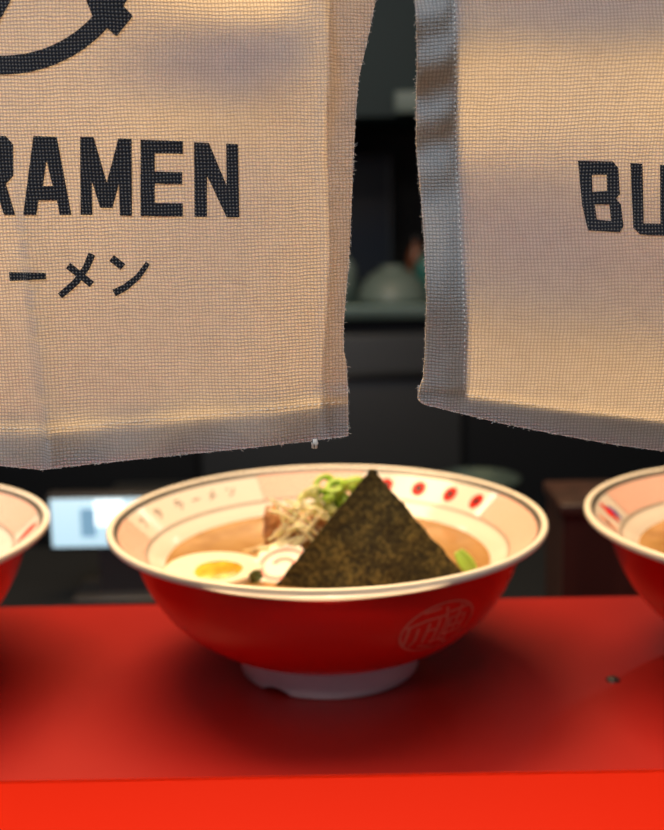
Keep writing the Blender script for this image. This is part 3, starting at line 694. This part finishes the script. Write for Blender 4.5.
# brown cabinet at right
Yb = .86; xa_, xb_ = fx(546, Yb+.07, 540), fx(760, Yb, 540); zt2 = fz(481, Yb+.07, 600); w = (xb_-xa_)/2
cb = thing('wooden_box', 'dark brown wooden box standing between the middle and right bowls', 'box', ((xa_+xb_)/2, Yb+.035, zt+.0005))
obj('body', B(-w, w, -.035, .035, 0, zt2-zt-.01), M['brown'], cb, smooth=False); obj('lid', B(-w-.003, w+.003, -.038, .038, zt2-zt-.01, zt2-zt, bev=.002), M['brown'], cb)
# black stove with pan in the centre
Ys = 1.82; zs = fz(497, Ys, 480); st = thing('black_stove', 'black stove unit behind the middle bowl', 'stove', (.05, Ys, 0))
obj('body', B(-.42, .18, -.13, .13, 0, zs-.02), M['black'], st, smooth=False); obj('hob_plate', B(-.43, .19, -.14, .14, zs-.02, zs, bev=.004), M['dsteel'], st)
for k in range(4): obj('control_knob', tube(bmesh.new(), [(-.3+k*.14, -.131, zs-.07), (-.3+k*.14, -.15, zs-.07)], .018, 16), M['dsteel'], st)
px_ = fx(478, Ys); pn = thing('steel_pan', 'grey steel pan on the black stove, right of the nori sheet', 'pan', (px_, Ys, zs+.0005))
obj('pan_body', lathe([(0, 0), (.055, 0), (.068, .03), (.070, .032), (.066, .031), (.053, .004), (0, .004)], 40), M['steel'], pn)
obj('handle', tube(bmesh.new(), [(-.066, 0, .026), (-.11, .01, .034), (-.19, .02, .040)], [.006, .006, .008], 10, flat=.6), M['plastic'], pn)
# back counter with black fridge doors
Yk = 2.3; zk = fz(305, Yk, 385); bc = thing('back_counter', 'grey-green steel counter with black fridge doors seen between the curtains', 'counter', (0, Yk+.3, 0))
obj('worktop', B(-1.4, 1.4, -.30, .34, zk-.028, zk, bev=.003), M['steel'], bc); obj('cabinet_body', B(-1.38, 1.38, -.27, .33, 0, zk-.029), M['black'], bc, smooth=False)
for k in range(5):
    x0 = -1.36+k*.545; d_ = obj('fridge_door', B(x0, x0+.535, -.29, -.271, .12, zk-.06, bev=.004), M['dsteel' if k == 2 else 'black'], bc); obj('handle', tube(bmesh.new(), [(x0+.05, -.305, zk-.14), (x0+.48, -.305, zk-.14)], .007, 10), M['dsteel'], d_)
p = fx(394, Yk+.12); t_ = thing('upturned_bowl', 'grey-green dome-shaped bowl upside down on the steel back counter', 'bowl', (p, Yk+.14, zk+.0005))
obj('dome', lathe([(.074, 0), (.072, .012), (.062, .034), (.044, .052), (.028, .060), (0, .061)], 40), M['pot'], t_); obj('foot', lathe([(.026, .058), (.026, .068), (.022, .068), (.021, .061)], 30), M['pot'], t_)
def bottle(px, m, label, h, r, Yo):
    t_ = thing('sauce_bottle', label, 'bottle', (fx(px, Yk+Yo), Yk+Yo, zk+.0005)); obj('bottle_body', lathe([(0, 0), (r, 0), (r, h*.62), (r*.9, h*.7), (r*.4, h*.82), (r*.4, h*.92), (0, h*.92)], 24), m, t_); obj('cap', lathe([(r*.45, h*.9), (r*.45, h), (0, h)], 20), M['plastic'], t_)
bottle(416, M['amber'], 'small brown bottle on the back counter beside the right curtain', .125, .018, .25)
bottle(426, M['teal'], 'dark teal bottle behind the dome bowl on the back counter', .10, .026, .2)
bottle(348, M['pot'], 'grey bottle on the back counter beside the left curtain', .10, .022, .16)
# wall cabinet and range hood above
Yh = 2.35; zh = fz(116, Yh, 385)
hd = thing('range_hood', 'large grey-green steel range hood above the back counter', 'range hood', (.1, Yh, zh))
bm = bmesh.new(); q = [(-.55, 0, 0), (1.1, 0, 0), (1.1, .6, 0), (-.55, .6, 0), (-.55, 0, .32), (1.1, 0, .32), (.8, .55, .65), (-.3, .55, .65), (1.1, .6, .32), (-.55, .6, .32)]
v = [bm.verts.new(c_) for c_ in q]
for f in ((0, 1, 5, 4), (4, 5, 6, 7), (1, 2, 8, 5), (3, 0, 4, 9), (5, 8, 6), (4, 7, 9), (2, 3, 9, 8), (7, 6, 8, 9), (0, 3, 2, 1)): bm.faces.new([v[i] for i in f])
bmesh.ops.recalc_face_normals(bm, faces=bm.faces); obj('canopy', bm, M['hood'], hd, smooth=False)
obj('duct', B(0, .5, .2, .58, .6, 2.74-zh), M['steel'], hd, smooth=False); o = obj('highlight_strip', B(fx(396, Yh)-.1, 1.11, -.03, -.0, .004, .045, bev=.004), M['pot'], hd); o['label'] = 'lighter green-grey strip standing in for a highlight on the hood edge'  # lighter strip added in place of a highlight on the hood's lower edge
tf = thing('wall_fridge', 'tall black cabinet dimly seen in the gap between the curtains', 'cabinet', (fx(345, 2.9), 2.95, zk+.0))
tf.location.z = zk+.001
obj('body', B(-.35, .12, -.10, .245, 0, zh-zk-.06), M['dsteel'], tf, smooth=False); obj('door_panel', B(-.34, .11, -.115, -.101, .01, zh-zk-.07, bev=.003), M['navy'], tf)

# ------------------------------------------------------------------ light
def area(name, loc, target, sx, sy, w, col, spread=180):
    l = D.lights.new(name, 'AREA'); l.shape = 'RECTANGLE'; l.size = sx; l.size_y = sy; l.energy = w; l.color = col; l.spread = math.radians(spread)
    o = D.objects.new(name, l); COL.objects.link(o); o.location = loc; o.rotation_euler = (Vector(target)-Vector(loc)).to_track_quat('-Z', 'Y').to_euler(); return o
WARM = (1, .66, .34)
area('kitchen_ceiling_lamp', (-.30, 1.0, 2.30), (-.05, .5, 1), 1.1, .5, 30, (1, .66, .34))
area('counter_lamp', (.0, .47, 2.0), (0, .47, 1), 1.1, .2, 7.5, (1, .74, .47))
area('street_daylight', (-.75, -.55, 2.65), (0, .38, 1.2), .8, .8, 19, (.46, .72, 1.0))
area('shopfront_lamp', (-.15, -.30, 1.80), (0, .42, 1), .45, .2, 3.2, (1, .90, .84))
area('added_panel_uplight', (0, .27, .30), (0, .445, .80), 1.4, .05, 2.6, (1, .72, .46), 30)  # unseen light added only to brighten the counter's front panel
for nm, lc, pw in (('small_kitchen_bulb', (-.88, 1.69, 2.15), .9), ('small_hood_bulb', (.70, 2.0, 1.93), .8)):
    l = D.lights.new(nm, 'POINT'); l.energy = pw; l.shadow_soft_size = .035; l.color = (1, .93, .85); o = D.objects.new(nm, l); COL.objects.link(o); o.location = lc
w = D.worlds.new('world'); sc.world = w; w.use_nodes = True
w.node_tree.nodes['Background'].inputs[0].default_value = (.55, .68, .85, 1); w.node_tree.nodes['Background'].inputs[1].default_value = .12
vs = sc.view_settings; vs.view_transform = 'Standard'; vs.look = 'None'; vs.gamma = 1; vs.exposure = 0; vs.use_curve_mapping = False
sc.cycles.use_denoising = True; sc.cycles.max_bounces = 8
